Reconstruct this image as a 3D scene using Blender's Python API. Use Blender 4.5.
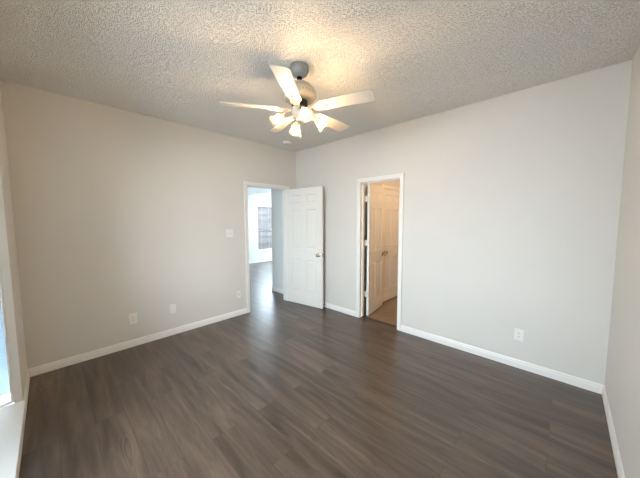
import bpy, bmesh, math
from mathutils import Vector, Matrix
PI = math.pi
for o in list(bpy.data.objects): bpy.data.objects.remove(o)
sc = bpy.context.scene
COL = sc.collection

# ------------------------------------------------------------ camera
FPX = 258.58
pitch, roll, yaw = 0.0769, 0.0027, 0.7622
CAM = Vector((-3.2108, -3.6765, 1.5095))
cd = bpy.data.cameras.new('camera'); cam = bpy.data.objects.new('camera', cd); COL.objects.link(cam)
F = Vector((math.cos(yaw)*math.cos(pitch), math.sin(yaw)*math.cos(pitch), -math.sin(pitch)))
R = Vector((math.sin(yaw), -math.cos(yaw), 0)); U = R.cross(F)
R2 = R*math.cos(roll) - U*math.sin(roll); U2 = R*math.sin(roll) + U*math.cos(roll)
M = Matrix((R2, U2, -F)).transposed().to_4x4(); M.translation = CAM
cam.matrix_world = M
cd.sensor_fit = 'HORIZONTAL'; cd.sensor_width = 36; cd.lens = FPX/640*36; cd.clip_start = 0.02
sc.camera = cam

# ------------------------------------------------------------ sky, daylight, exposure
sc.view_settings.view_transform = 'Standard'; sc.view_settings.look = 'None'
sc.view_settings.gamma = 1; sc.view_settings.use_curve_mapping = False
sc.view_settings.exposure = 1.86
sc.cycles.max_bounces = 12; sc.cycles.diffuse_bounces = 8; sc.cycles.transparent_max_bounces = 16
sc.cycles.sample_clamp_indirect = 6.0; sc.cycles.use_denoising = True
w = bpy.data.worlds.new('sky'); sc.world = w; w.use_nodes = True
bg = w.node_tree.nodes['Background']
bg.inputs[0].default_value = (0.72, 0.855, 1.0, 1); bg.inputs[1].default_value = 7.3
BULB = 165           # glow strength of each fan bulb
VANITY_W = 34.0      # watts of the bathroom lamp
HALL_W = 175         # watts of the added area light that brightens the far room
WARM = (1.0, 0.75, 0.49)

def area(name, loc, rot, sx, sy, portal=True, e=10, color=(1, 1, 1)):
    l = bpy.data.lights.new(name, 'AREA'); l.shape = 'RECTANGLE'; l.size = sx; l.size_y = sy
    l.energy = e; l.color = color
    if portal: l.cycles.is_portal = True
    o = bpy.data.objects.new(name, l); o.location = loc; o.rotation_euler = rot; COL.objects.link(o); return o

H = 2.74; W = 3.43; L = 3.98; T = 0.12       # room height, width, length, wall thickness
BY0, BY1, BX, BZ0, BZ1 = -3.10, -0.66, -4.05, 0.10, 2.25   # window bay
GY1, GZ0 = -1.55, 0.55
area('bay_daylight_portal', (BX-0.06, (BY0+GY1)/2, (GZ0+BZ1)/2), (0, -PI/2, 0), BZ1-GZ0, GY1-BY0)
area('bay_side_portal', (-3.77, BY1+0.06, 1.18), (-PI/2, 0, 0), 0.5, 2.1)
area('far_window_portal', (2.25, 4.25, 1.18), (-PI/2, 0, 0), 0.95, 1.7)
area('added_window_portal', (4.275, 4.25, 1.25), (-PI/2, 0, 0), 2.65, 2.5)  # portal of the unseen added window

area('hall_fill_light', (4.275, 3.95, 1.3), (-PI/2, 0, 0), 2.6, 2.3, False, HALL_W, (0.66, 0.84, 1.0))  # added cool fill light just inside the far wall, out of view
# ------------------------------------------------------------ materials
MATS = {}
def principled(name, col, rough=0.5, spec=0.5, metal=0.0):
    m = bpy.data.materials.new(name); m.use_nodes = True
    b = m.node_tree.nodes['Principled BSDF']
    b.inputs['Base Color'].default_value = (*col, 1); b.inputs['Roughness'].default_value = rough
    b.inputs['Specular IOR Level'].default_value = spec; b.inputs['Metallic'].default_value = metal
    MATS[name] = m; return m, m.node_tree, b
def N(nt, typ, **kw):
    n = nt.nodes.new(typ)
    for k, v in kw.items(): setattr(n, k, v)
    return n
def bump(nt, b, height, strength, dist):
    bp = N(nt, 'ShaderNodeBump'); bp.inputs['Strength'].default_value = strength; bp.inputs['Distance'].default_value = dist
    nt.links.new(height, bp.inputs['Height']); nt.links.new(bp.outputs[0], b.inputs['Normal'])
def paint(name, col, rough=0.6, tex=60, st=0.15, dist=0.002, var=0.03):
    m, nt, b = principled(name, col, rough, 0.3)
    tc = N(nt, 'ShaderNodeTexCoord')
    n = N(nt, 'ShaderNodeTexNoise'); n.inputs['Scale'].default_value = tex; n.inputs['Detail'].default_value = 4
    nt.links.new(tc.outputs['Object'], n.inputs['Vector'])
    bump(nt, b, n.outputs[0], st, dist)
    n2 = N(nt, 'ShaderNodeTexNoise'); n2.inputs['Scale'].default_value = 1.3
    nt.links.new(tc.outputs['Object'], n2.inputs['Vector'])
    mx = N(nt, 'ShaderNodeMix', data_type='RGBA')
    nt.links.new(n2.outputs[0], mx.inputs[0])
    mx.inputs[6].default_value = (*[c*(1-var) for c in col], 1); mx.inputs[7].default_value = (*[min(1, c*(1+var)) for c in col], 1)
    nt.links.new(mx.outputs[2], b.inputs['Base Color'])
    return m
wall_m = paint('wall_paint', (0.67, 0.635, 0.58))
hall_m = paint('hall_paint', (0.70, 0.70, 0.68))
trim_m = paint('trim_paint', (0.82, 0.79, 0.74), 0.35, 30, 0.03, 0.001, 0.01)
door_m = paint('door_paint', (0.80, 0.77, 0.71), 0.4, 40, 0.04, 0.001, 0.01)
sill_m = paint('sill_paint', (0.86, 0.86, 0.84), 0.3, 30, 0.03, 0.001, 0.01)
fan_m = paint('fan_enamel', (0.50, 0.45, 0.37), 0.35, 30, 0.02, 0.001, 0.01)
canopy_m = paint('canopy_enamel', (0.34, 0.34, 0.33), 0.4, 30, 0.02, 0.001, 0.01)
blade_m = paint('blade_finish', (0.60, 0.55, 0.47), 0.45, 30, 0.02, 0.001, 0.02)
plate_m = paint('plate_plastic', (0.80, 0.77, 0.715), 0.3, 30, 0.01, 0.001, 0.01)
slot_m = principled('dark_slot', (0.03, 0.028, 0.025), 0.6)[0]
brass_m = principled('aged_nickel', (0.55, 0.47, 0.36), 0.25, 0.5, 1.0)[0]
hinge_m = principled('painted_hinge', (0.72, 0.68, 0.6), 0.35, 0.5, 0.2)[0]
blind_m = paint('blind_vinyl', (0.045, 0.036, 0.033), 0.5, 30, 0.02, 0.001, 0.01)
patio_m = paint('concrete', (0.34, 0.35, 0.36), 0.8, 20, 0.2, 0.004, 0.05)

# popcorn ceiling
m, nt, b = principled('popcorn_ceiling', (0.88, 0.85, 0.80), 0.9, 0.1); pop_m = m
tc = N(nt, 'ShaderNodeTexCoord')
v = N(nt, 'ShaderNodeTexVoronoi'); v.inputs['Scale'].default_value = 125
n = N(nt, 'ShaderNodeTexNoise'); n.inputs['Scale'].default_value = 80; n.inputs['Detail'].default_value = 3; n.inputs['Roughness'].default_value = 0.65
nt.links.new(tc.outputs['Object'], v.inputs['Vector']); nt.links.new(tc.outputs['Object'], n.inputs['Vector'])
inv = N(nt, 'ShaderNodeMath', operation='SUBTRACT'); inv.inputs[0].default_value = 1; nt.links.new(v.outputs[0], inv.inputs[1])
mul = N(nt, 'ShaderNodeMath', operation='MULTIPLY'); nt.links.new(inv.outputs[0], mul.inputs[0]); nt.links.new(n.outputs[0], mul.inputs[1])
pr_ = N(nt, 'ShaderNodeMapRange', interpolation_type='SMOOTHSTEP'); pr_.inputs[1].default_value = 0.22; pr_.inputs[2].default_value = 0.46; nt.links.new(mul.outputs[0], pr_.inputs[0])
bump(nt, b, pr_.outputs[0], 1.0, 0.0085)

# vinyl plank floor: planks run along +y
m, nt, b = principled('plank_floor', (0.1, 0.08, 0.065), 0.34, 0.75); floor_m = m
tc = N(nt, 'ShaderNodeTexCoord')
mp = N(nt, 'ShaderNodeMapping'); mp.inputs['Rotation'].default_value = (0, 0, PI/2)
nt.links.new(tc.outputs['Object'], mp.inputs['Vector'])
br = N(nt, 'ShaderNodeTexBrick'); br.offset = 0.37; br.offset_frequency = 2; br.squash = 1
br.inputs['Scale'].default_value = 1; br.inputs['Brick Width'].default_value = 1.22; br.inputs['Row Height'].default_value = 0.18
br.inputs['Mortar Size'].default_value = 0.0012; br.inputs['Mortar Smooth'].default_value = 0.2; br.inputs['Bias'].default_value = 0
br.inputs['Color1'].default_value = (0, 0, 0, 1); br.inputs['Color2'].default_value = (1, 1, 1, 1); br.inputs['Mortar'].default_value = (0.3, 0.3, 0.3, 1)
nt.links.new(mp.outputs[0], br.inputs['Vector'])
# grain, offset per plank
sep = N(nt, 'ShaderNodeSeparateXYZ'); nt.links.new(mp.outputs[0], sep.inputs[0])
off = N(nt, 'ShaderNodeMath', operation='MULTIPLY'); off.inputs[1].default_value = 13.7; nt.links.new(br.outputs['Color'], off.inputs[0])
sx = N(nt, 'ShaderNodeMath', operation='MULTIPLY'); sx.inputs[1].default_value = 1.1; nt.links.new(sep.outputs[0], sx.inputs[0])
sy = N(nt, 'ShaderNodeMath', operation='MULTIPLY'); sy.inputs[1].default_value = 11; nt.links.new(sep.outputs[1], sy.inputs[0])
cmb = N(nt, 'ShaderNodeCombineXYZ'); nt.links.new(sx.outputs[0], cmb.inputs[0]); nt.links.new(sy.outputs[0], cmb.inputs[1]); nt.links.new(off.outputs[0], cmb.inputs[2])
g = N(nt, 'ShaderNodeTexNoise'); g.inputs['Scale'].default_value = 1.0; g.inputs['Detail'].default_value = 7; g.inputs['Roughness'].default_value = 0.62; g.inputs['Distortion'].default_value = 0.6
nt.links.new(cmb.outputs[0], g.inputs['Vector'])
g2 = N(nt, 'ShaderNodeTexNoise'); g2.inputs['Scale'].default_value = 3.2; g2.inputs['Detail'].default_value = 6; g2.inputs['Roughness'].default_value = 0.7
nt.links.new(cmb.outputs[0], g2.inputs['Vector'])
rp = N(nt, 'ShaderNodeValToRGB'); e = rp.color_ramp.elements
e[0].position = 0.30; e[0].color = (0.034, 0.021, 0.0135, 1); e[1].position = 0.72; e[1].color = (0.180, 0.126, 0.092, 1)
k = e.new(0.5); k.color = (0.098, 0.066, 0.047, 1)
a1 = N(nt, 'ShaderNodeMath', operation='MULTIPLY_ADD'); a1.inputs[1].default_value = 0.22; nt.links.new(g2.outputs[0], a1.inputs[0]); 
a0 = N(nt, 'ShaderNodeMath', operation='MULTIPLY'); a0.inputs[1].default_value = 0.78; nt.links.new(g.outputs[0], a0.inputs[0]); nt.links.new(a0.outputs[0], a1.inputs[2])
a2 = N(nt, 'ShaderNodeMath', operation='MULTIPLY_ADD'); a2.inputs[1].default_value = 0.06; nt.links.new(br.outputs['Color'], a2.inputs[0]); 
# cathedral rings: contour lines of a stretched noise, strongest where a mask allows
rg = N(nt, 'ShaderNodeTexNoise'); rg.inputs['Scale'].default_value = 1.0; rg.inputs['Detail'].default_value = 1; nt.links.new(cmb.outputs[0], rg.inputs['Vector'])
rk = N(nt, 'ShaderNodeMath', operation='MULTIPLY'); rk.inputs[1].default_value = 95; nt.links.new(rg.outputs[0], rk.inputs[0])
rs = N(nt, 'ShaderNodeMath', operation='SINE'); nt.links.new(rk.outputs[0], rs.inputs[0])
mk_ = N(nt, 'ShaderNodeMapRange'); mk_.inputs[1].default_value = 0.55; mk_.inputs[2].default_value = 0.68; mk_.inputs[3].default_value = 0.0; mk_.inputs[4].default_value = 0.06; nt.links.new(rg.outputs[0], mk_.inputs[0])
a5 = N(nt, 'ShaderNodeMath', operation='MULTIPLY'); nt.links.new(rs.outputs[0], a5.inputs[0]); nt.links.new(mk_.outputs[0], a5.inputs[1])
a6 = N(nt, 'ShaderNodeMath', operation='ADD'); nt.links.new(a5.outputs[0], a6.inputs[0]); nt.links.new(a1.outputs[0], a6.inputs[1])
nt.links.new(a6.outputs[0], a2.inputs[2])
a3 = N(nt, 'ShaderNodeMath', operation='SUBTRACT'); a3.inputs[1].default_value = 0.06; nt.links.new(a2.outputs[0], a3.inputs[0])
nt.links.new(a3.outputs[0], rp.inputs[0])
dk = N(nt, 'ShaderNodeMix', data_type='RGBA'); nt.links.new(br.outputs['Fac'], dk.inputs[0]); nt.links.new(rp.outputs[0], dk.inputs[6]); dk.inputs[7].default_value = (0.035, 0.025, 0.019, 1)
nt.links.new(dk.outputs[2], b.inputs['Base Color'])
ro = N(nt, 'ShaderNodeMapRange'); ro.inputs[3].default_value = 0.26; ro.inputs[4].default_value = 0.36; nt.links.new(g2.outputs[0], ro.inputs[0]); nt.links.new(ro.outputs[0], b.inputs['Roughness'])
bump(nt, b, a1.outputs[0], 0.25, 0.002)

def brick_mat(name, c1, c2, mort, wdt, hgt, ms, axis='XZ', rough=0.8, offset=0.5):
    m, nt, b = principled(name, c1, rough, 0.3)
    tc = N(nt, 'ShaderNodeTexCoord'); sp = N(nt, 'ShaderNodeSeparateXYZ'); cb = N(nt, 'ShaderNodeCombineXYZ')
    nt.links.new(tc.outputs['Object'], sp.inputs[0])
    nt.links.new(sp.outputs['XYZ'.index(axis[0])], cb.inputs[0]); nt.links.new(sp.outputs['XYZ'.index(axis[1])], cb.inputs[1])
    br = N(nt, 'ShaderNodeTexBrick'); br.offset = offset; br.inputs['Scale'].default_value = 1
    br.inputs['Brick Width'].default_value = wdt; br.inputs['Row Height'].default_value = hgt; br.inputs['Mortar Size'].default_value = ms
    br.inputs['Color1'].default_value = (*c1, 1); br.inputs['Color2'].default_value = (*c2, 1); br.inputs['Mortar'].default_value = (*mort, 1)
    nt.links.new(cb.outputs[0], br.inputs['Vector'])
    n = N(nt, 'ShaderNodeTexNoise'); n.inputs['Scale'].default_value = 9; nt.links.new(tc.outputs['Object'], n.inputs['Vector'])
    mr = N(nt, 'ShaderNodeMapRange'); mr.inputs[3].default_value = 0.75; mr.inputs[4].default_value = 1.25; nt.links.new(n.outputs[0], mr.inputs[0])
    mx = N(nt, 'ShaderNodeMix', data_type='RGBA', blend_type='MULTIPLY'); mx.inputs[0].default_value = 1
    nt.links.new(br.outputs[0], mx.inputs[6]); nt.links.new(mr.outputs[0], mx.inputs[7]); nt.links.new(mx.outputs[2], b.inputs['Base Color'])
    bump(nt, b, br.outputs['Fac'], -0.4, 0.003)
    return m
tile_m = brick_mat('beige_floor_tile', (0.20, 0.14, 0.085), (0.24, 0.17, 0.11), (0.13, 0.10, 0.07), 0.33, 0.33, 0.006, 'XY', 0.35, 0.0)
brick_m = brick_mat('red_brick', (0.020, 0.010, 0.008), (0.032, 0.018, 0.015), (0.085, 0.075, 0.07), 0.21, 0.075, 0.011)

# window glass: clear pane with a soft reflection
m = bpy.data.materials.new('window_glass'); m.use_nodes = True; nt = m.node_tree; nt.nodes.clear(); glass_m = m
out = N(nt, 'ShaderNodeOutputMaterial'); mx = N(nt, 'ShaderNodeMixShader'); t = N(nt, 'ShaderNodeBsdfTransparent'); gl = N(nt, 'ShaderNodeBsdfGlossy'); fr = N(nt, 'ShaderNodeFresnel')
t.inputs[0].default_value = (0.94, 0.96, 0.96, 1); gl.inputs['Roughness'].default_value = 0.02; fr.inputs[0].default_value = 1.25
nt.links.new(fr.outputs[0], mx.inputs[0]); nt.links.new(t.outputs[0], mx.inputs[1]); nt.links.new(gl.outputs[0], mx.inputs[2]); nt.links.new(mx.outputs[0], out.inputs[0])
# frosted lamp glass
m = bpy.data.materials.new('frosted_glass'); m.use_nodes = True; nt = m.node_tree; nt.nodes.clear(); frost_m = m
out = N(nt, 'ShaderNodeOutputMaterial'); mx = N(nt, 'ShaderNodeMixShader'); mx2 = N(nt, 'ShaderNodeMixShader')
t = N(nt, 'ShaderNodeBsdfTransparent'); tl = N(nt, 'ShaderNodeBsdfTranslucent'); df = N(nt, 'ShaderNodeBsdfDiffuse')
t.inputs[0].default_value = (1, 0.96, 0.88, 1); tl.inputs[0].default_value = (0.50, 0.42, 0.30, 1); df.inputs[0].default_value = (0.5, 0.43, 0.32, 1)
mx.inputs[0].default_value = 0.35; nt.links.new(tl.outputs[0], mx.inputs[1]); nt.links.new(df.outputs[0], mx.inputs[2])
mx2.inputs[0].default_value = 0.12; nt.links.new(t.outputs[0], mx2.inputs[1]); nt.links.new(mx.outputs[0], mx2.inputs[2]); nt.links.new(mx2.outputs[0], out.inputs[0])
def emis(name, col, st):
    m = bpy.data.materials.new(name); m.use_nodes = True; nt = m.node_tree; nt.nodes.clear()
    out = N(nt, 'ShaderNodeOutputMaterial'); e = N(nt, 'ShaderNodeEmission'); e.inputs[0].default_value = (*col, 1); e.inputs[1].default_value = st
    nt.links.new(e.outputs[0], out.inputs[0]); return m

# ------------------------------------------------------------ mesh helpers
def nb(): return bmesh.new()
def bx(bm, x0, x1, y0, y1, z0, z1, mat=None):
    x0, x1 = sorted((x0, x1)); y0, y1 = sorted((y0, y1)); z0, z1 = sorted((z0, z1))
    P = [(x, y, z) for x in (x0, x1) for y in (y0, y1) for z in (z0, z1)]
    vs = [bm.verts.new(mat @ Vector(p) if mat else p) for p in P]
    for f in ((0, 1, 3, 2), (4, 6, 7, 5), (0, 4, 5, 1), (2, 3, 7, 6), (0, 2, 6, 4), (1, 5, 7, 3)): bm.faces.new([vs[i] for i in f])
    return vs
def prism(bm, pts, z0, z1, mat=None):
    lo = [bm.verts.new(mat @ Vector((x, y, z0)) if mat else (x, y, z0)) for x, y in pts]
    hi = [bm.verts.new(mat @ Vector((x, y, z1)) if mat else (x, y, z1)) for x, y in pts]
    bm.faces.new(lo[::-1]); bm.faces.new(hi); n = len(pts)
    for i in range(n): bm.faces.new((lo[i], lo[(i+1) % n], hi[(i+1) % n], hi[i]))
def lathe(bm, prof, seg=32, mat=None):
    rings = []
    for r, z in prof:
        if r < 1e-6: rings.append([bm.verts.new(mat @ Vector((0, 0, z)) if mat else (0, 0, z))])
        else: rings.append([bm.verts.new((mat @ Vector((r*math.cos(2*PI*i/seg), r*math.sin(2*PI*i/seg), z))) if mat else (r*math.cos(2*PI*i/seg), r*math.sin(2*PI*i/seg), z)) for i in range(seg)])
    for a, b_ in zip(rings, rings[1:]):
        for i in range(seg):
            j = (i+1) % seg
            if len(a) == 1 and len(b_) == 1: continue
            if len(a) == 1: bm.faces.new((a[0], b_[j], b_[i]))
            elif len(b_) == 1: bm.faces.new((a[i], a[j], b_[0]))
            else: bm.faces.new((a[i], a[j], b_[j], b_[i]))
def tube(bm, path, r, seg=10):
    path = [Vector(p) for p in path]; rings = []
    for i, p in enumerate(path):
        d = (path[min(i+1, len(path)-1)] - path[max(i-1, 0)]).normalized()
        a = d.orthogonal().normalized() if i == 0 else (pa - d*pa.dot(d)).normalized()
        pa = a; c = d.cross(a)
        rr = r[i] if isinstance(r, (list, tuple)) else r
        rings.append([bm.verts.new(p + (a*math.cos(2*PI*k/seg) + c*math.sin(2*PI*k/seg))*rr) for k in range(seg)])
    for a, b_ in zip(rings, rings[1:]):
        for k in range(seg): bm.faces.new((a[k], a[(k+1) % seg], b_[(k+1) % seg], b_[k]))
    bm.faces.new(rings[0][::-1]); bm.faces.new(rings[-1])
def obj(name, bm, mat, parent=None, smooth=False, bevel=0):
    bmesh.ops.recalc_face_normals(bm, faces=bm.faces)
    me = bpy.data.meshes.new(name); bm.to_mesh(me); bm.free(); me.materials.append(mat)
    if smooth:
        for p in me.polygons: p.use_smooth = True
    o = bpy.data.objects.new(name, me); COL.objects.link(o)
    if parent: o.parent = parent
    if bevel:
        mo = o.modifiers.new('bevel', 'BEVEL'); mo.width = bevel; mo.segments = 2; mo.limit_method = 'ANGLE'
    if smooth:
        mo = o.modifiers.new('edges', 'EDGE_SPLIT'); mo.split_angle = math.radians(40)
    return o
def struct(name, bm, mat, bevel=0, parent=None):
    o = obj(name, bm, mat, parent, bevel=bevel)
    if not parent: o['kind'] = 'structure'
    return o
def thing(name, label, cat, loc=(0, 0, 0), rz=0, group=None):
    o = bpy.data.objects.new(name, None); o.empty_display_size = 0.05; COL.objects.link(o)
    o.location = loc; o.rotation_euler = (0, 0, rz); o['label'] = label; o['category'] = cat
    if group: o['group'] = group
    return o
def tag(o, label, cat, group=None):
    o['label'] = label; o['category'] = cat
    if group: o['group'] = group
    return o

# ------------------------------------------------------------ structure
# openings: main door (in the back wall), bathroom door (in the right-hand wall)
AX0, AX1, DZ = -1.019, -0.235, 2.043
BYa, BYb = -2.066, -1.445
J = 0.016
bm = nb(); bx(bm, -W-0.02, 0.06, -L-0.05, 0.06, -0.15, 0); bx(bm, -2.2, 5.8, 0.06, 4.19, -0.15, 0); struct('floor', bm, floor_m)
bm = nb(); bx(bm, 0.06, 3.0, -3.3, -1.2, -0.15, 0.0); struct('floor', bm, tile_m)
bm = nb(); bx(bm, 0.045, 0.095, BYa, BYb, 0, 0.006); struct('trim_threshold', bm, principled('threshold_metal', (0.05, 0.04, 0.03), 0.4)[0], 0.002)
bm = nb(); bx(bm, -W-T, T, -L-T, T, H, H+0.1); struct('ceiling', bm, pop_m)
# back wall (left in the photo)
bm = nb(); bx(bm, -W-T, AX0-J, 0, T, 0, H); bx(bm, AX1+J, 0.0, 0, T, 0, H); bx(bm, AX0-J, AX1+J, 0, T, DZ+J, H); struct('wall_back', bm, wall_m)
# wall with the bathroom door
bm = nb(); bx(bm, 0, T, -L-T, BYa-J, 0, H); bx(bm, 0, T, BYb+J, T, 0, H); bx(bm, 0, T, BYa-J, BYb+J, DZ+J, H); struct('wall_right', bm, wall_m)
bm = nb(); bx(bm, -W-T, 0, -L-T, -L, 0, H); struct('wall_front', bm, wall_m)
# window wall
bm = nb(); bx(bm, -W-0.045, -W, BY1, 0, 0, H); bx(bm, -W-0.045, -W, -L, BY0, 0, H); bx(bm, -W-0.045, -W, BY0, BY1, BZ1, H)
bx(bm, -W-0.045, -W, BY0, BY1, 0, BZ0-0.02); struct('wall_left', bm, wall_m)
# bay: ledge, top, end
bm = nb(); bx(bm, BX-0.05, -W+0.014, BY0, BY1, BZ0-0.02, BZ0); struct('trim_window_ledge', bm, sill_m, 0.003)
bm = nb(); bx(bm, BX-0.05, -W-0.045, BY0, BY1, -0.1, BZ0-0.02); struct('wall_bay_base', bm, wall_m)
bm = nb(); bx(bm, BX-0.05, -W-0.045, BY0-0.06, BY1+0.06, BZ1, BZ1+0.1); struct('ceiling_bay', bm, wall_m)
bm = nb(); bx(bm, BX-0.05, -W-0.045, BY0-0.06, BY0, -0.1, BZ1); struct('wall_bay_end', bm, wall_m)

def window(name, x0, x1, y0, y1, z0, z1, axis, cols=1, fw=0.035, rail=None, dep=0.05):
    """frame with a meeting rail; axis = normal axis"""
    bm = nb()
    def b2(a0, a1, z0_, z1_, d0, d1):
        if axis == 'y': bx(bm, a0, a1, d0, d1, z0_, z1_)
        else: bx(bm, d0, d1, a0, a1, z0_, z1_)
    if axis == 'y': A0, A1, D0, D1 = x0, x1, y0, y1
    else: A0, A1, D0, D1 = y0, y1, x0, x1
    b2(A0, A1, z0, z0+fw, D0, D1); b2(A0, A1, z1-fw, z1, D0, D1)
    stiles = [A0 + (A1-A0)*i/cols for i in range(cols+1)]
    for i, s in enumerate(stiles):
        lo = s if i == 0 else (s-fw if i == cols else s-fw/2)
        b2(lo, lo+fw, z0+fw, z1-fw, D0, D1)
    if rail:
        for i in range(cols):
            a = stiles[i] + (fw if i == 0 else fw/2); c = stiles[i+1] - (fw if i == cols-1 else fw/2)
            b2(a, c, rail-0.02, rail+0.02, D0, D1)
    fr = struct(name, bm, trim_m, 0.002)
    for i in range(cols):
        bm = nb(); a = stiles[i]+0.01; c = stiles[i+1]-0.01; dm = (D0+D1)/2
        if axis == 'y': bx(bm, a, c, dm-0.002, dm+0.002, z0+0.01, z1-0.01)
        else: bx(bm, dm-0.002, dm+0.002, a, c, z0+0.01, z1-0.01)
        obj('pane', bm, glass_m, fr)
    return fr
window('window_1', BX-0.05, BX, BY0, GY1, GZ0, BZ1, 'x', 2, rail=1.35)
bm = nb(); bx(bm, BX-0.05, BX, GY1, BY1+0.06, BZ0, BZ1); bx(bm, BX-0.05, BX, BY0, GY1, BZ0, GZ0); struct('wall_bay_front', bm, wall_m)
window('window_2', BX, -W-0.047, BY1, BY1+0.045, BZ0, BZ1, 'y', 1, rail=0.93, fw=0.012)
# ground outside
bm = nb(); bx(bm, -14, -W-0.13, -14, 14, -0.35, -0.2); bx(bm, -W-0.13, 9, 4.24, 14, -0.35, -0.2); struct('ground_outside', bm, patio_m)

# room beyond the main door: stub wall continuing the right-hand wall, far wall, vaulted ceiling
bm = nb(); bx(bm, 0, T, T, 0.785, 0, 3.6); bx(bm, T, 5.8, 0.665, 0.785, 0, 3.6); struct('wall_hall', bm, hall_m)
FX0, FX1, FZ0, FZ1 = 1.79, 2.70, 0.40, 1.98
PX0, PX1, PZ1 = 2.95, 5.6, 2.5
bm = nb()
bx(bm, -2.2, FX0, 4.07, 4.19, 0, 3.6); bx(bm, FX1, PX0, 4.07, 4.19, 0, 3.6); bx(bm, PX1, 5.8, 4.07, 4.19, 0, 3.6)
bx(bm, FX0, FX1, 4.07, 4.19, 0, FZ0); bx(bm, FX0, FX1, 4.07, 4.19, FZ1, 3.6); bx(bm, PX0, PX1, 4.07, 4.19, PZ1, 3.6)
struct('wall_far', bm, hall_m)
bm = nb(); bx(bm, -2.32, -2.2, T, 4.19, 0, 3.6); struct('wall_hall_left', bm, hall_m)
bm = nb(); bx(bm, 5.8, 5.92, 0.665, 4.19, 0, 3.6); struct('wall_hall_right', bm, hall_m)
bm = nb()
prism(bm, [(-2.4, 2.27), (1.18, 2.27), (5.9, 3.43), (5.9, 3.53), (1.18, 2.37), (-2.4, 2.37)], -4.19, -T, Matrix.Rotation(PI/2, 4, 'X'))
struct('ceiling_hall', bm, hall_m)
window('window_3', FX0, FX1, 4.12, 4.17, FZ0, FZ1, 'y', 1, rail=1.12)
window('window_4', PX0, PX1, 4.12, 4.17, 0.0, PZ1, 'y', 2, fw=0.06)  # unseen tall window, added to let more sky light into the far room
bm = nb(); bx(bm, FX0-0.05, FX1+0.05, 4.045, 4.12, FZ0-0.025, FZ0); struct('trim_far_window_sill', bm, trim_m, 0.004)
bm = nb(); bx(bm, FX0-0.06, FX1+0.06, 4.05, 4.069, FZ1, FZ1+0.08); struct('trim_far_window_head', bm, trim_m, 0.004)

# bathroom shell
CY = -1.35
bm = nb(); bx(bm, T, 0.80, CY, CY+0.08, 0, 2.44); bx(bm, 1.52, 3.0, CY, CY+0.08, 0, 2.44); bx(bm, 0.80, 1.52, CY, CY+0.08, 2.035, 2.44)
struct('wall_bath_side', bm, wall_m)
bm = nb(); bx(bm, T, 3.0, -3.3, -3.2, 0, 2.44); bx(bm, 2.9, 3.0, -3.2, CY, 0, 2.44); struct('wall_bath_far', bm, wall_m)
bm = nb(); bx(bm, T, 3.0, -3.3, CY+0.08, 2.44, 2.5); struct('ceiling_bath', bm, wall_m)
bm = nb(); bx(bm, 0.7, 1.6, CY+0.08, CY+0.1, 0, 2.2); struct('wall_linen_back', bm, wall_m)

# baseboards: stepped profile
BH = 0.083
def base(name, p0, p1, n):
    """runs p0->p1 on wall surface; n = direction into the room"""
    p0 = Vector((*p0, 0)); p1 = Vector((*p1, 0)); n = Vector((*n, 0)); d = (p1-p0)
    bm = nb()
    prof = [(0, 0), (0.013, 0), (0.013, 0.052), (0.0095, 0.058), (0.0095, 0.07), (0.005, 0.080), (0.003, BH), (0, BH)]
    a = [bm.verts.new(p0 + n*u + Vector((0, 0, v_))) for u, v_ in prof]; c = [bm.verts.new(p1 + n*u + Vector((0, 0, v_))) for u, v_ in prof]
    k = len(prof)
    for i in range(k): bm.faces.new((a[i], a[(i+1) % k], c[(i+1) % k], c[i]))
    bm.faces.new(a); bm.faces.new(c[::-1])
    return struct(name, bm, trim_m)
CW = 0.057
base('baseboard_back', (-W, 0), (AX0-CW, 0), (0, -1))
base('baseboard_back_corner', (AX1+CW, 0), (0, 0), (0, -1))
base('baseboard_right_far', (0, -0.013), (0, BYb+CW), (-1, 0))
base('baseboard_right_near', (0, BYa-CW), (0, -L), (-1, 0))
base('baseboard_front', (-W, -L), (-0.013, -L), (0, 1))
bm = nb()
base('baseboard_left', (-W, -0.013), (-W, -L+0.013), (1, 0))
base('baseboard_hall', (0, T), (0, 0.785), (-1, 0))
base('baseboard_hall_return', (-0.013, 0.785), (5.8, 0.785), (0, 1))
base('baseboard_far_wall', (-2.2, 4.07), (PX0, 4.07), (0, -1))

# door casings + jambs
def casing(name, a0, a1, top, axis, face, nd, depth=T):
    """opening a0..a1; face = wall surface coordinate, nd = room-side normal sign"""
    def mk(bm, u0, u1, z0, z1, d0, d1):
        if axis == 'y': bx(bm, u0, u1, d0, d1, z0, z1)
        else: bx(bm, d0, d1, u0, u1, z0, z1)
    bm = nb()
    for (w0, w1, t) in ((0.0, 0.020, 0.010), (0.020, 0.045, 0.014), (0.045, CW, 0.018)):
        mk(bm, a0-w1, a0-w0, 0, top+w0, face, face+nd*t)
        mk(bm, a1+w0, a1+w1, 0, top+w0, face, face+nd*t)
        mk(bm, a0-w1, a1+w1, top+w0, top+w1, face, face+nd*t)
    struct(name, bm, trim_m, 0.0015)
    bm = nb(); f1 = face - nd*depth
    mk(bm, a0-J, a0, 0, top, f1, face); mk(bm, a1, a1+J, 0, top, f1, face); mk(bm, a0-J, a1+J, top, top+J, f1, face)
    return bm, mk
bm, mk = casing('trim_main_door', AX0, AX1, DZ, 'y', 0.0, -1)
mk(bm, AX0, AX0+0.012, 0, DZ, 0.045, 0.080); mk(bm, AX1-0.012, AX1, 0, DZ, 0.045, 0.080); mk(bm, AX0, AX1, DZ-0.012, DZ, 0.045, 0.080)
struct('trim_main_jamb', bm, trim_m)
bm, mk = casing('trim_bath_door', BYa, BYb, DZ, 'x', 0.0, -1)
mk(bm, BYa, BYa+0.012, 0, DZ, 0.045, 0.078); mk(bm, BYb-0.012, BYb, 0, DZ, 0.045, 0.078); mk(bm, BYa, BYb, DZ-0.012, DZ, 0.045, 0.078)
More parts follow.
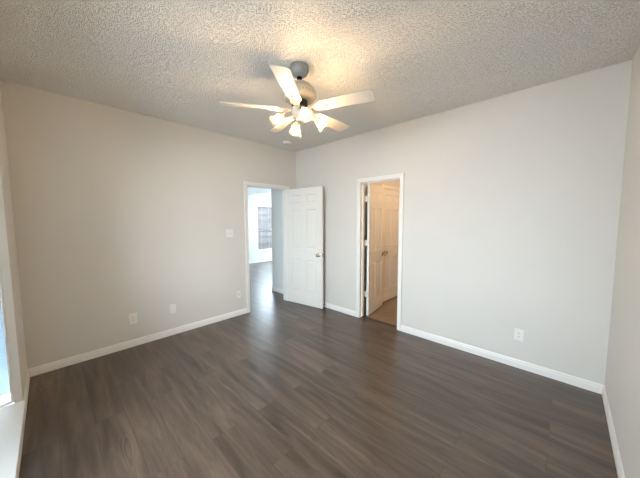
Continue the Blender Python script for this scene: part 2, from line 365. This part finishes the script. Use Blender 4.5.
struct('trim_bath_jamb', bm, trim_m)
bm = nb()
for (w0, w1, t) in ((0.0, 0.020, 0.010), (0.020, CW, 0.015)):
    bx(bm, 0.80-w1, 0.80-w0, CY-t, CY, 0, 2.035+w0); bx(bm, 1.52+w0, 1.52+w1, CY-t, CY, 0, 2.035+w0); bx(bm, 0.80-w1, 1.52+w1, CY-t, CY, 2.035+w0, 2.035+w1)
struct('trim_linen_door', bm, trim_m, 0.0015)

# ------------------------------------------------------------ six-panel doors
def door_leaf(w_, h, t=0.035):
    """leaf along +x from 0..w_, thickness -t..0 in y, z 0..h"""
    bm = nb(); rd = 0.009
    st = 0.115*w_/0.775; mu = 0.105*w_/0.775
    xs = [(st, (w_-mu)/2), ((w_+mu)/2, w_-st)]
    zs = [(0.225, 0.80), (0.99, 1.665), (1.765, 1.915)]
    bx(bm, 0, w_, -t+rd, -rd, 0, h)
    for (y0, y1) in ((-rd, 0), (-t, -t+rd)):
        bx(bm, 0, st, y0, y1, 0, h); bx(bm, w_-st, w_, y0, y1, 0, h)
        zz = [0] + [v for z in zs for v in z] + [h]
        for i in range(0, len(zz), 2): bx(bm, st, w_-st, y0, y1, zz[i], zz[i+1])
        for z0, z1 in zs: bx(bm, (w_-mu)/2, (w_+mu)/2, y0, y1, z0, z1)
    for side in (1, -1):
        ys = -rd if side == 1 else -t+rd
        yt = -0.0005 if side == 1 else -t+0.0005
        for x0, x1 in xs:
            for z0, z1 in zs:
                # moulding slope round the recess, then the raised field
                def ring(i0, ya, i1, yb):
                    A = [(x0+i0, z0+i0), (x1-i0, z0+i0), (x1-i0, z1-i0), (x0+i0, z1-i0)]
                    B = [(x0+i1, z0+i1), (x1-i1, z0+i1), (x1-i1, z1-i1), (x0+i1, z1-i1)]
                    va = [bm.verts.new((p[0], ya, p[1])) for p in A]; vb = [bm.verts.new((p[0], yb, p[1])) for p in B]
                    for i in range(4): bm.faces.new((va[i], va[(i+1) % 4], vb[(i+1) % 4], vb[i]))
                    return vb
                eps = 0.0006*side
                ring(0, yt, 0.010, ys+eps)
                vb = ring(0.018, ys+eps, 0.040, yt - 0.002*side); bm.faces.new(vb)
    return bm
def knob(parent, x, z, y0, s):
    """door knob on the face y0, pointing s*y"""
    bm = nb()
    Mx = Matrix.Translation((x, y0, z)) @ Matrix.Rotation(-s*PI/2, 4, 'X')
    lathe(bm, [(0, 0), (0.033, 0), (0.033, 0.004), (0.028, 0.009), (0.013, 0.012), (0.011, 0.030), (0.017, 0.036), (0.026, 0.044), (0.029, 0.054), (0.026, 0.063), (0.015, 0.068), (0, 0.069)], 24, Mx)
    return obj('knob', bm, brass_m, parent, True)
def hinge(parent, z, y, x=0.0, sy=1):
    bm = nb(); Mx = Matrix.Translation((x, y, z-0.045))
    lathe(bm, [(0, -0.004), (0.004, -0.004), (0.0065, 0), (0.0065, 0.09), (0.004, 0.094), (0, 0.094)], 12, Mx)
    bx(bm, x, x+0.03, y-0.002*sy, y-0.004*sy, z-0.045, z+0.045)
    return obj('hinge', bm, hinge_m, parent)
# main door: swings into the bedroom, hinge at the corner side
p0 = Vector((AX1-0.010, -0.022)); p1 = Vector((-0.133, -0.773)); ang = math.atan2(p1.y-p0.y, p1.x-p0.x)
d = door_leaf(0.77, 2.03)
d1 = obj('door_1', d, door_m, bevel=0.0015); d1['kind'] = 'structure'
# camera-side face must be the plane y=-t..: rotate so that local +x runs along the leaf
d1.location = (p0.x+0.0, p0.y, 0.008); d1.rotation_euler = (0, 0, ang)
# local -y of the leaf points to -x (toward the camera): shift so its front face starts at p0
d1.location = Vector((p0.x, p0.y, 0.008)) + Vector((-math.sin(ang), math.cos(ang), 0))*0.035
kn1 = knob(d1, 0.77-0.062, 0.905, -0.035, -1); kn2 = knob(d1, 0.77-0.062, 0.905, 0, 1)
bm = nb(); bx(bm, 0.7695, 0.772, -0.029, -0.006, 0.875, 0.935); obj('latch_plate', bm, brass_m, d1)
for z in (0.25, 1.05, 1.80): hinge(d1, z, 0.004, 0.0)
# bathroom door: swings into the bathroom
angB = 0.155
d = door_leaf(0.60, 2.03)
d2 = obj('door_2', d, door_m, bevel=0.0015); d2['kind'] = 'structure'
d2.location = (T+0.012, BYb-0.034, 0.012); d2.rotation_euler = (0, 0, angB)
knob(d2, 0.60-0.06, 0.905, -0.035, -1); knob(d2, 0.60-0.06, 0.905, 0, 1)
for z in (0.335, 1.13, 1.80):
    bm = nb(); bx(bm, -0.026, 0.002, -0.003, 0.0, z-0.045, z+0.045)
    lathe(bm, [(0, -0.049), (0.006, -0.047), (0.006, 0.047), (0, 0.049)], 12, Matrix.Translation((-0.004, -0.004, z)))
    bx(bm, -0.003, -0.0005, -0.032, 0.034, z-0.045, z+0.045)
    obj('hinge', bm, hinge_m, d2)
# linen closet door in the bathroom, shut
d = door_leaf(0.71, 2.015)
d3 = obj('door_3', d, door_m, bevel=0.0015); d3['kind'] = 'structure'
d3.location = (0.805, CY+0.035, 0.015)
knob(d3, 0.06, 0.90, -0.035, -1)

# ------------------------------------------------------------ ceiling fan
FC = Vector((-1.737, -2.043, 0)); FS = 1.0476
fan = thing('ceiling_fan', 'cream five-blade ceiling fan with four lit glass lamps hanging from the textured ceiling', 'ceiling fan', (FC.x, FC.y, H)); fan.scale = (FS, FS, FS)
def z_(z): return (1.51 + FS*(z-1.51) - H)/FS
bm = nb(); lathe(bm, [(0, 0), (0.070, 0), (0.072, -0.006), (0.072, -0.036), (0.062, -0.056), (0.040, -0.072), (0.022, -0.078), (0.0, -0.078)], 32); obj('canopy', bm, canopy_m, fan, True)
bm = nb(); lathe(bm, [(0, -0.074), (0.016, -0.077), (0.022, -0.084), (0.020, -0.094), (0.012, -0.100), (0.012, -0.135), (0, -0.135)], 20); obj('downrod', bm, slot_m, fan, True)
bm = nb(); lathe(bm, [(0, z_(2.562)), (0.03, z_(2.562)), (0.034, z_(2.548)), (0.085, z_(2.544)), (0.092, z_(2.536)), (0.092, z_(2.520)), (0.112, z_(2.514)), (0.118, z_(2.506)), (0.118, z_(2.492)), (0.129, z_(2.486)),
                      (0.129, z_(2.455)), (0.125, z_(2.448)), (0.120, z_(2.438)), (0.100, z_(2.426)), (0.06, z_(2.424)), (0, z_(2.424))], 40)
motor = obj('motor_housing', bm, fan_m, fan, True)
bm = nb()
for i in range(30):     # cooling slots round the housing
    a = 2*PI*i/30; Mx = Matrix.Rotation(a, 4, 'Z'); bx(bm, 0.1285, 0.1296, -0.004, 0.004, z_(2.480), z_(2.460), Mx)
obj('vent_slots', bm, canopy_m, motor)
bm = nb(); lathe(bm, [(0, z_(2.426)), (0.062, z_(2.426)), (0.062, z_(2.378)), (0, z_(2.378))], 32); obj('flywheel', bm, slot_m, fan, True)
bm = nb(); lathe(bm, [(0, z_(2.380)), (0.050, z_(2.380)), (0.062, z_(2.372)), (0.064, z_(2.345)), (0.060, z_(2.325)), (0.045, z_(2.305)), (0.03, z_(2.298)), (0.012, z_(2.292)), (0.008, z_(2.28)), (0, z_(2.278))], 32)
obj('light_fitter', bm, fan_m, fan, True)
ZB = z_(2.362); PT = math.radians(13); RT = 0.585
bm = nb()   # blade outline along +x
ol = []
def arc(cx, cy, r, a0, a1, n=6):
    return [(cx + r*math.cos(math.radians(a0+(a1-a0)*i/n)), cy + r*math.sin(math.radians(a0+(a1-a0)*i/n))) for i in range(n+1)]
pts = arc(0.185, 0.035, 0.015, 180, 90, 4)[::1]
pts = [(0.170, -0.035), (0.185, -0.050)] + arc(RT-0.022, -0.040, 0.022, -90, 0) + arc(RT-0.022, 0.040, 0.022, 0, 90) + [(0.185, 0.050), (0.170, 0.035)]
prism(bm, pts, -0.003, 0.003)
blade_me = obj('blade', bm, blade_m, fan, bevel=0.0015)
def bracket_bm():
    bm = nb()
    # medallion plate, scroll ribs and neck
    prism(bm, [(0.075, -0.016), (0.105, -0.012), (0.135, -0.026), (0.165, -0.034), (0.205, -0.030), (0.235, -0.012), (0.245, 0), (0.235, 0.012), (0.205, 0.030), (0.165, 0.034), (0.135, 0.026), (0.105, 0.012), (0.075, 0.016)], -0.009, -0.003)
    for s in (1, -1):
        tube(bm, [(0.08 + 0.16*t, s*(0.006 + 0.022*math.sin(PI*min(1, t*1.05))), -0.011 - 0.003*math.sin(PI*t)) for t in [i/10 for i in range(11)]], 0.0035, 6)
    for px, py in ((0.18, 0.018), (0.18, -0.018), (0.222, 0)):
        lathe(bm, [(0, -0.014), (0.004, -0.013), (0.006, -0.009), (0, -0.009)], 10, Matrix.Translation((px, py, 0)))
    lathe(bm, [(0, -0.018), (0.012, -0.016), (0.020, -0.010), (0.024, -0.004), (0, -0.004)], 20, Matrix.Translation((0.095, 0, 0)))
    return bm
brk = obj('blade_bracket', bracket_bm(), fan_m, blade_me, True)
blade_me.location = (0, 0, ZB); blade_me.rotation_mode = 'XYZ'
def set_blade(o, a): o.rotation_euler = (Matrix.Rotation(a, 3, 'Z') @ Matrix.Rotation(-PT, 3, 'X')).to_euler()
A0 = math.radians(145)
set_blade(blade_me, A0)
for i in range(1, 5):
    c = blade_me.copy(); COL.objects.link(c); c.parent = fan; set_blade(c, A0 + i*2*PI/5)
    g_ = brk.copy(); COL.objects.link(g_); g_.parent = c
# lamps
bulb_m = emis('bulb_glow', WARM, BULB)
TILT = math.radians(42)          # axis below the horizontal
sc_r, sc_z = 0.178, z_(2.268)
ax = Vector((math.cos(TILT), 0, -math.sin(TILT)))
def lamp(ang):
    bm = nb(); neck = Vector((sc_r, 0, sc_z)) - ax*0.052
    q0 = Vector((0.055, 0, z_(2.345))); q1 = Vector((0.105, 0, z_(2.352))); P = []
    for i in range(9):
        t = i/8; P.append((1-t)**2*q0 + 2*t*(1-t)*q1 + t*t*neck)
    tube(bm, P, 0.007, 8)
    rot = ax.to_track_quat('Z', 'Y').to_matrix().to_4x4(); Mx = Matrix.Translation(neck) @ rot
    lathe(bm, [(0, -0.012), (0.012, -0.010), (0.024, 0.0), (0.027, 0.010), (0.027, 0.020), (0.0, 0.020)], 24, Mx)
    for k in range(3):
        a = 2*PI*k/3; tube(bm, [Mx @ Vector((0.024*math.cos(a), 0.024*math.sin(a), 0.015)), Mx @ Vector((0.034*math.cos(a), 0.034*math.sin(a), 0.015))], 0.003, 6)
    arm = obj('lamp_arm', bm, fan_m, fan, True); arm.rotation_euler = (0, 0, ang)
    bm = nb()
    prof = [(0.026, 0.006), (0.030, 0.018), (0.032, 0.034), (0.034, 0.052), (0.040, 0.068), (0.048, 0.081), (0.051, 0.085)]
    inn = [(r-0.003, z) for r, z in prof][::-1]
    lathe(bm, prof + inn, 32, Mx)
    sh = obj('lamp_shade', bm, frost_m, arm, True)
    bm = nb(); Mb = Matrix.Translation(neck + ax*0.052) @ rot
    lathe(bm, [(0, -0.030), (0.009, -0.028), (0.011, -0.018), (0.015, -0.006), (0.018, 0.004), (0.016, 0.014), (0.010, 0.020), (0, 0.022)], 20, Mb)
    bl = obj('bulb', bm, bulb_m, arm, True)
    return arm
for k in range(4): lamp(math.radians(241 + 90*k))
for (px, py, ln) in ((0.020, 0.015, 0.125), (-0.018, -0.012, 0.05)):
    bm = nb(); n_ = int(ln/0.006)
    tube(bm, [(px, py, z_(2.30)), (px, py, z_(2.30)-ln)], 0.0012, 6)
    lathe(bm, [(0, 0), (0.003, -0.002), (0.006, -0.014), (0.005, -0.022), (0, -0.024)], 12, Matrix.Translation((px, py, z_(2.30)-ln)))
    obj('pull_chain', bm, brass_m, fan, True)

# bathroom light fixture (out of sight round the door frame, lights the tiles and doors)
vl = thing('globe_light', 'globe ceiling light glowing warm inside the small tiled bathroom', 'ceiling light', (0.95, -2.45, 2.44))
bm = nb(); lathe(bm, [(0, 0), (0.09, 0), (0.09, -0.02), (0.08, -0.03), (0, -0.03)], 24); obj('base_plate', bm, fan_m, vl, True)
bm = nb(); lathe(bm, [(0.06, -0.028), (0.085, -0.06), (0.09, -0.09), (0.075, -0.125), (0.04, -0.145), (0, -0.15)], 24); obj('globe', bm, emis('globe_glow', (1, 0.68, 0.41), VANITY_W), vl, True)

# ------------------------------------------------------------ wall plates
def plate(name, label, cat, x, z, wall, w_=0.078, h=0.12, kind='outlet', group=None):
    """wall 'back': plane y=0 facing -y ; 'right': plane x=0 facing -x"""
    t = thing(name, label, cat, (x, -0.0005, z) if wall == 'back' else (-0.0005, x, z), 0 if wall == 'back' else -PI/2, group)
    bm = nb(); bx(bm, -w_/2, w_/2, -0.006, 0, -h/2, h/2); obj('cover_plate', bm, plate_m, t, bevel=0.003)
    if kind == 'outlet':
        for s in (1, -1):
            bm = nb(); prism(bm, [(0.017*math.cos(a)*1.0, max(-0.0135, min(0.0135, 0.017*math.sin(a)))) for a in [2*PI*i/24 for i in range(24)]], 0.005, 0.008, Matrix.Translation((0, 0, s*0.0195)) @ Matrix.Rotation(PI/2, 4, 'X'))
            r = obj('receptacle', bm, plate_m, t)
            bm = nb()
            for sx_, hh in ((-0.0065, 0.0045), (0.0065, 0.0035)): bx(bm, sx_-0.0012, sx_+0.0012, -0.0084, -0.0075, s*0.0195+0.003-hh, s*0.0195+0.003+hh)
            lathe(bm, [(0, 0.0075), (0.0025, 0.0075), (0.0025, 0.0084), (0, 0.0084)], 10, Matrix.Translation((0, 0, s*0.0195-0.008)) @ Matrix.Rotation(PI/2, 4, 'X'))
            obj('slots', bm, slot_m, r)
        bm = nb(); lathe(bm, [(0, 0.005), (0.003, 0.005), (0.0025, 0.0075), (0, 0.0078)], 10, Matrix.Rotation(PI/2, 4, 'X')); obj('screw', bm, brass_m, t)
    elif kind == 'switch':
        for sx_ in (-0.023, 0.023):
            bm = nb(); bx(bm, sx_-0.0055, sx_+0.0055, -0.0064, -0.005, -0.012, 0.012); obj('switch_slot', bm, slot_m if False else principled('switch_gap', (0.35, 0.33, 0.30), 0.5)[0], t)
            bm = nb(); bx(bm, sx_-0.004, sx_+0.004, -0.014, -0.005, 0.0, 0.009); obj('toggle', bm, plate_m, t, bevel=0.001)
    elif kind == 'coax':
        bm = nb(); lathe(bm, [(0, 0.005), (0.0065, 0.005), (0.0065, 0.009), (0.0045, 0.009), (0.0045, 0.016), (0, 0.016)], 12, Matrix.Rotation(PI/2, 4, 'X')); obj('coax_jack', bm, brass_m, t)
    if kind in ('coax', 'blank'):
        for s in (1, -1):
            bm = nb(); lathe(bm, [(0, 0.005), (0.003, 0.005), (0.0025, 0.0075), (0, 0.0078)], 10, Matrix.Translation((0, 0, s*0.042)) @ Matrix.Rotation(PI/2, 4, 'X')); obj('screw', bm, plate_m, t)
    return t
plate('wall_outlet', 'white duplex power outlet low on the left wall, nearest the window corner', 'outlet', -2.582, 0.338, 'back', 0.082, 0.128, 'outlet')
plate('blank_plate', 'plain off-white cover plate low on the left wall, between two other plates', 'wall plate', -2.155, 0.345, 'back', 0.075, 0.12, 'blank')
plate('coax_plate', 'small off-white jack plate low on the wall beside the open doorway', 'wall plate', -1.215, 0.335, 'back', 0.072, 0.118, 'coax')
plate('light_switch', 'off-white double light switch at hand height left of the open doorway', 'light switch', -1.338, 1.30, 'back', 0.115, 0.118, 'switch')
plate('wall_outlet', 'white duplex power outlet low on the right wall, right of the bathroom doorway', 'outlet', -3.382, 0.342, 'right', 0.075, 0.118, 'outlet')

# smoke detector near the corner
sd = thing('smoke_detector', 'small round off-white smoke detector on the ceiling near the far corner', 'smoke detector', (-0.50, -0.36, H))
bm = nb(); lathe(bm, [(0, 0), (0.066, 0), (0.066, -0.012), (0.058, -0.028), (0.04, -0.034), (0, -0.034)], 32); obj('housing', bm, plate_m, sd, True)
bm = nb(); lathe(bm, [(0.030, -0.0345), (0.036, -0.0345), (0.036, -0.030), (0.030, -0.030), (0.030, -0.0345)], 32); obj('vent_ring', bm, canopy_m, sd, True)

# door stop on the baseboard behind the main door
ds = thing('door_stop', 'small spring door stop on the baseboard behind the open white door', 'door stop', (-0.013, -0.74, 0.05))
bm = nb(); tube(bm, [(0.000, 0, 0), (-0.004, 0, 0)], 0.010, 12); tube(bm, [(-0.003 - 0.045*i/60, 0.005*math.cos(i*0.9), 0.005*math.sin(i*0.9)) for i in range(61)], 0.0012, 5); obj('spring', bm, brass_m, ds, True)
bm = nb(); tube(bm, [(-0.048, 0, 0), (-0.058, 0, 0)], 0.007, 12); obj('rubber_tip', bm, slot_m, ds, True)

# blind in the far window
bl = thing('window_blind', 'slatted blind hanging in the far room window, slats open', 'blind', ((FX0+FX1)/2, 4.095, FZ1))
wd = FX1-FX0-0.02
bm = nb(); bx(bm, -wd/2, wd/2, -0.022, 0.018, -0.04, 0); obj('head_rail', bm, trim_m, bl)
bm = nb(); n_ = 34; h0 = FZ1-FZ0-0.06
for i in range(n_):
    z = -0.055 - (h0-0.03)*i/n_
    Mx = Matrix.Translation((0, 0, z)) @ Matrix.Rotation(math.radians(18), 4, 'X'); bx(bm, -wd/2, wd/2, -0.020, 0.020, -0.0008, 0.0008, Mx)
obj('slats', bm, blind_m, bl)
bm = nb(); bx(bm, -wd/2, wd/2, -0.020, 0.016, -h0-0.05, -h0-0.03); obj('bottom_rail', bm, trim_m, bl)
bm = nb()
for x in (-wd*0.35, 0, wd*0.35): bx(bm, x-0.001, x+0.001, -0.022, -0.021, -h0-0.03, -0.04)
obj('ladder_cord', bm, trim_m, bl)

# brick garden wall of the neighbouring plot, seen through that window
bm = nb(); bx(bm, -1, 9, 7.4, 7.62, -0.2, 2.3)
bw = thing('brick_wall', 'pale red brick wall outdoors, seen through the blind of the far window', 'wall', (0, 0, 0))
obj('brickwork', bm, brick_m, bw)
bm = nb(); bx(bm, -1.02, 9.02, 7.37, 7.65, 2.3, 2.36); obj('coping', bm, patio_m, bw)

# added board fence outside the bay, keeps its side pane pale blue, not white
ff = thing('added_fence', 'pale blue board fence added to dim the sky in the window at the left edge', 'fence', (-5.7, 0.15, -0.2))
fm = paint('fence_paint', (0.12, 0.15, 0.18), 0.8, 20, 0.1, 0.002, 0.05)
bm = nb()
for i in range(34): bx(bm, -2.3 + i*0.14, -2.3 + i*0.14 + 0.132, 0, 0.02, 0.03, 3.2)
obj('boards', bm, fm, ff, bevel=0.003)
bm = nb()
for z in (0.4, 1.6, 2.8): bx(bm, -2.3, 2.45, 0.02, 0.06, z, z+0.09)
obj('rails', bm, fm, ff)
for x in (-2.25, 0, 2.25):
    bm = nb(); bx(bm, x-0.05, x+0.05, 0.06, 0.16, 0, 3.2); obj('post', bm, fm, ff)
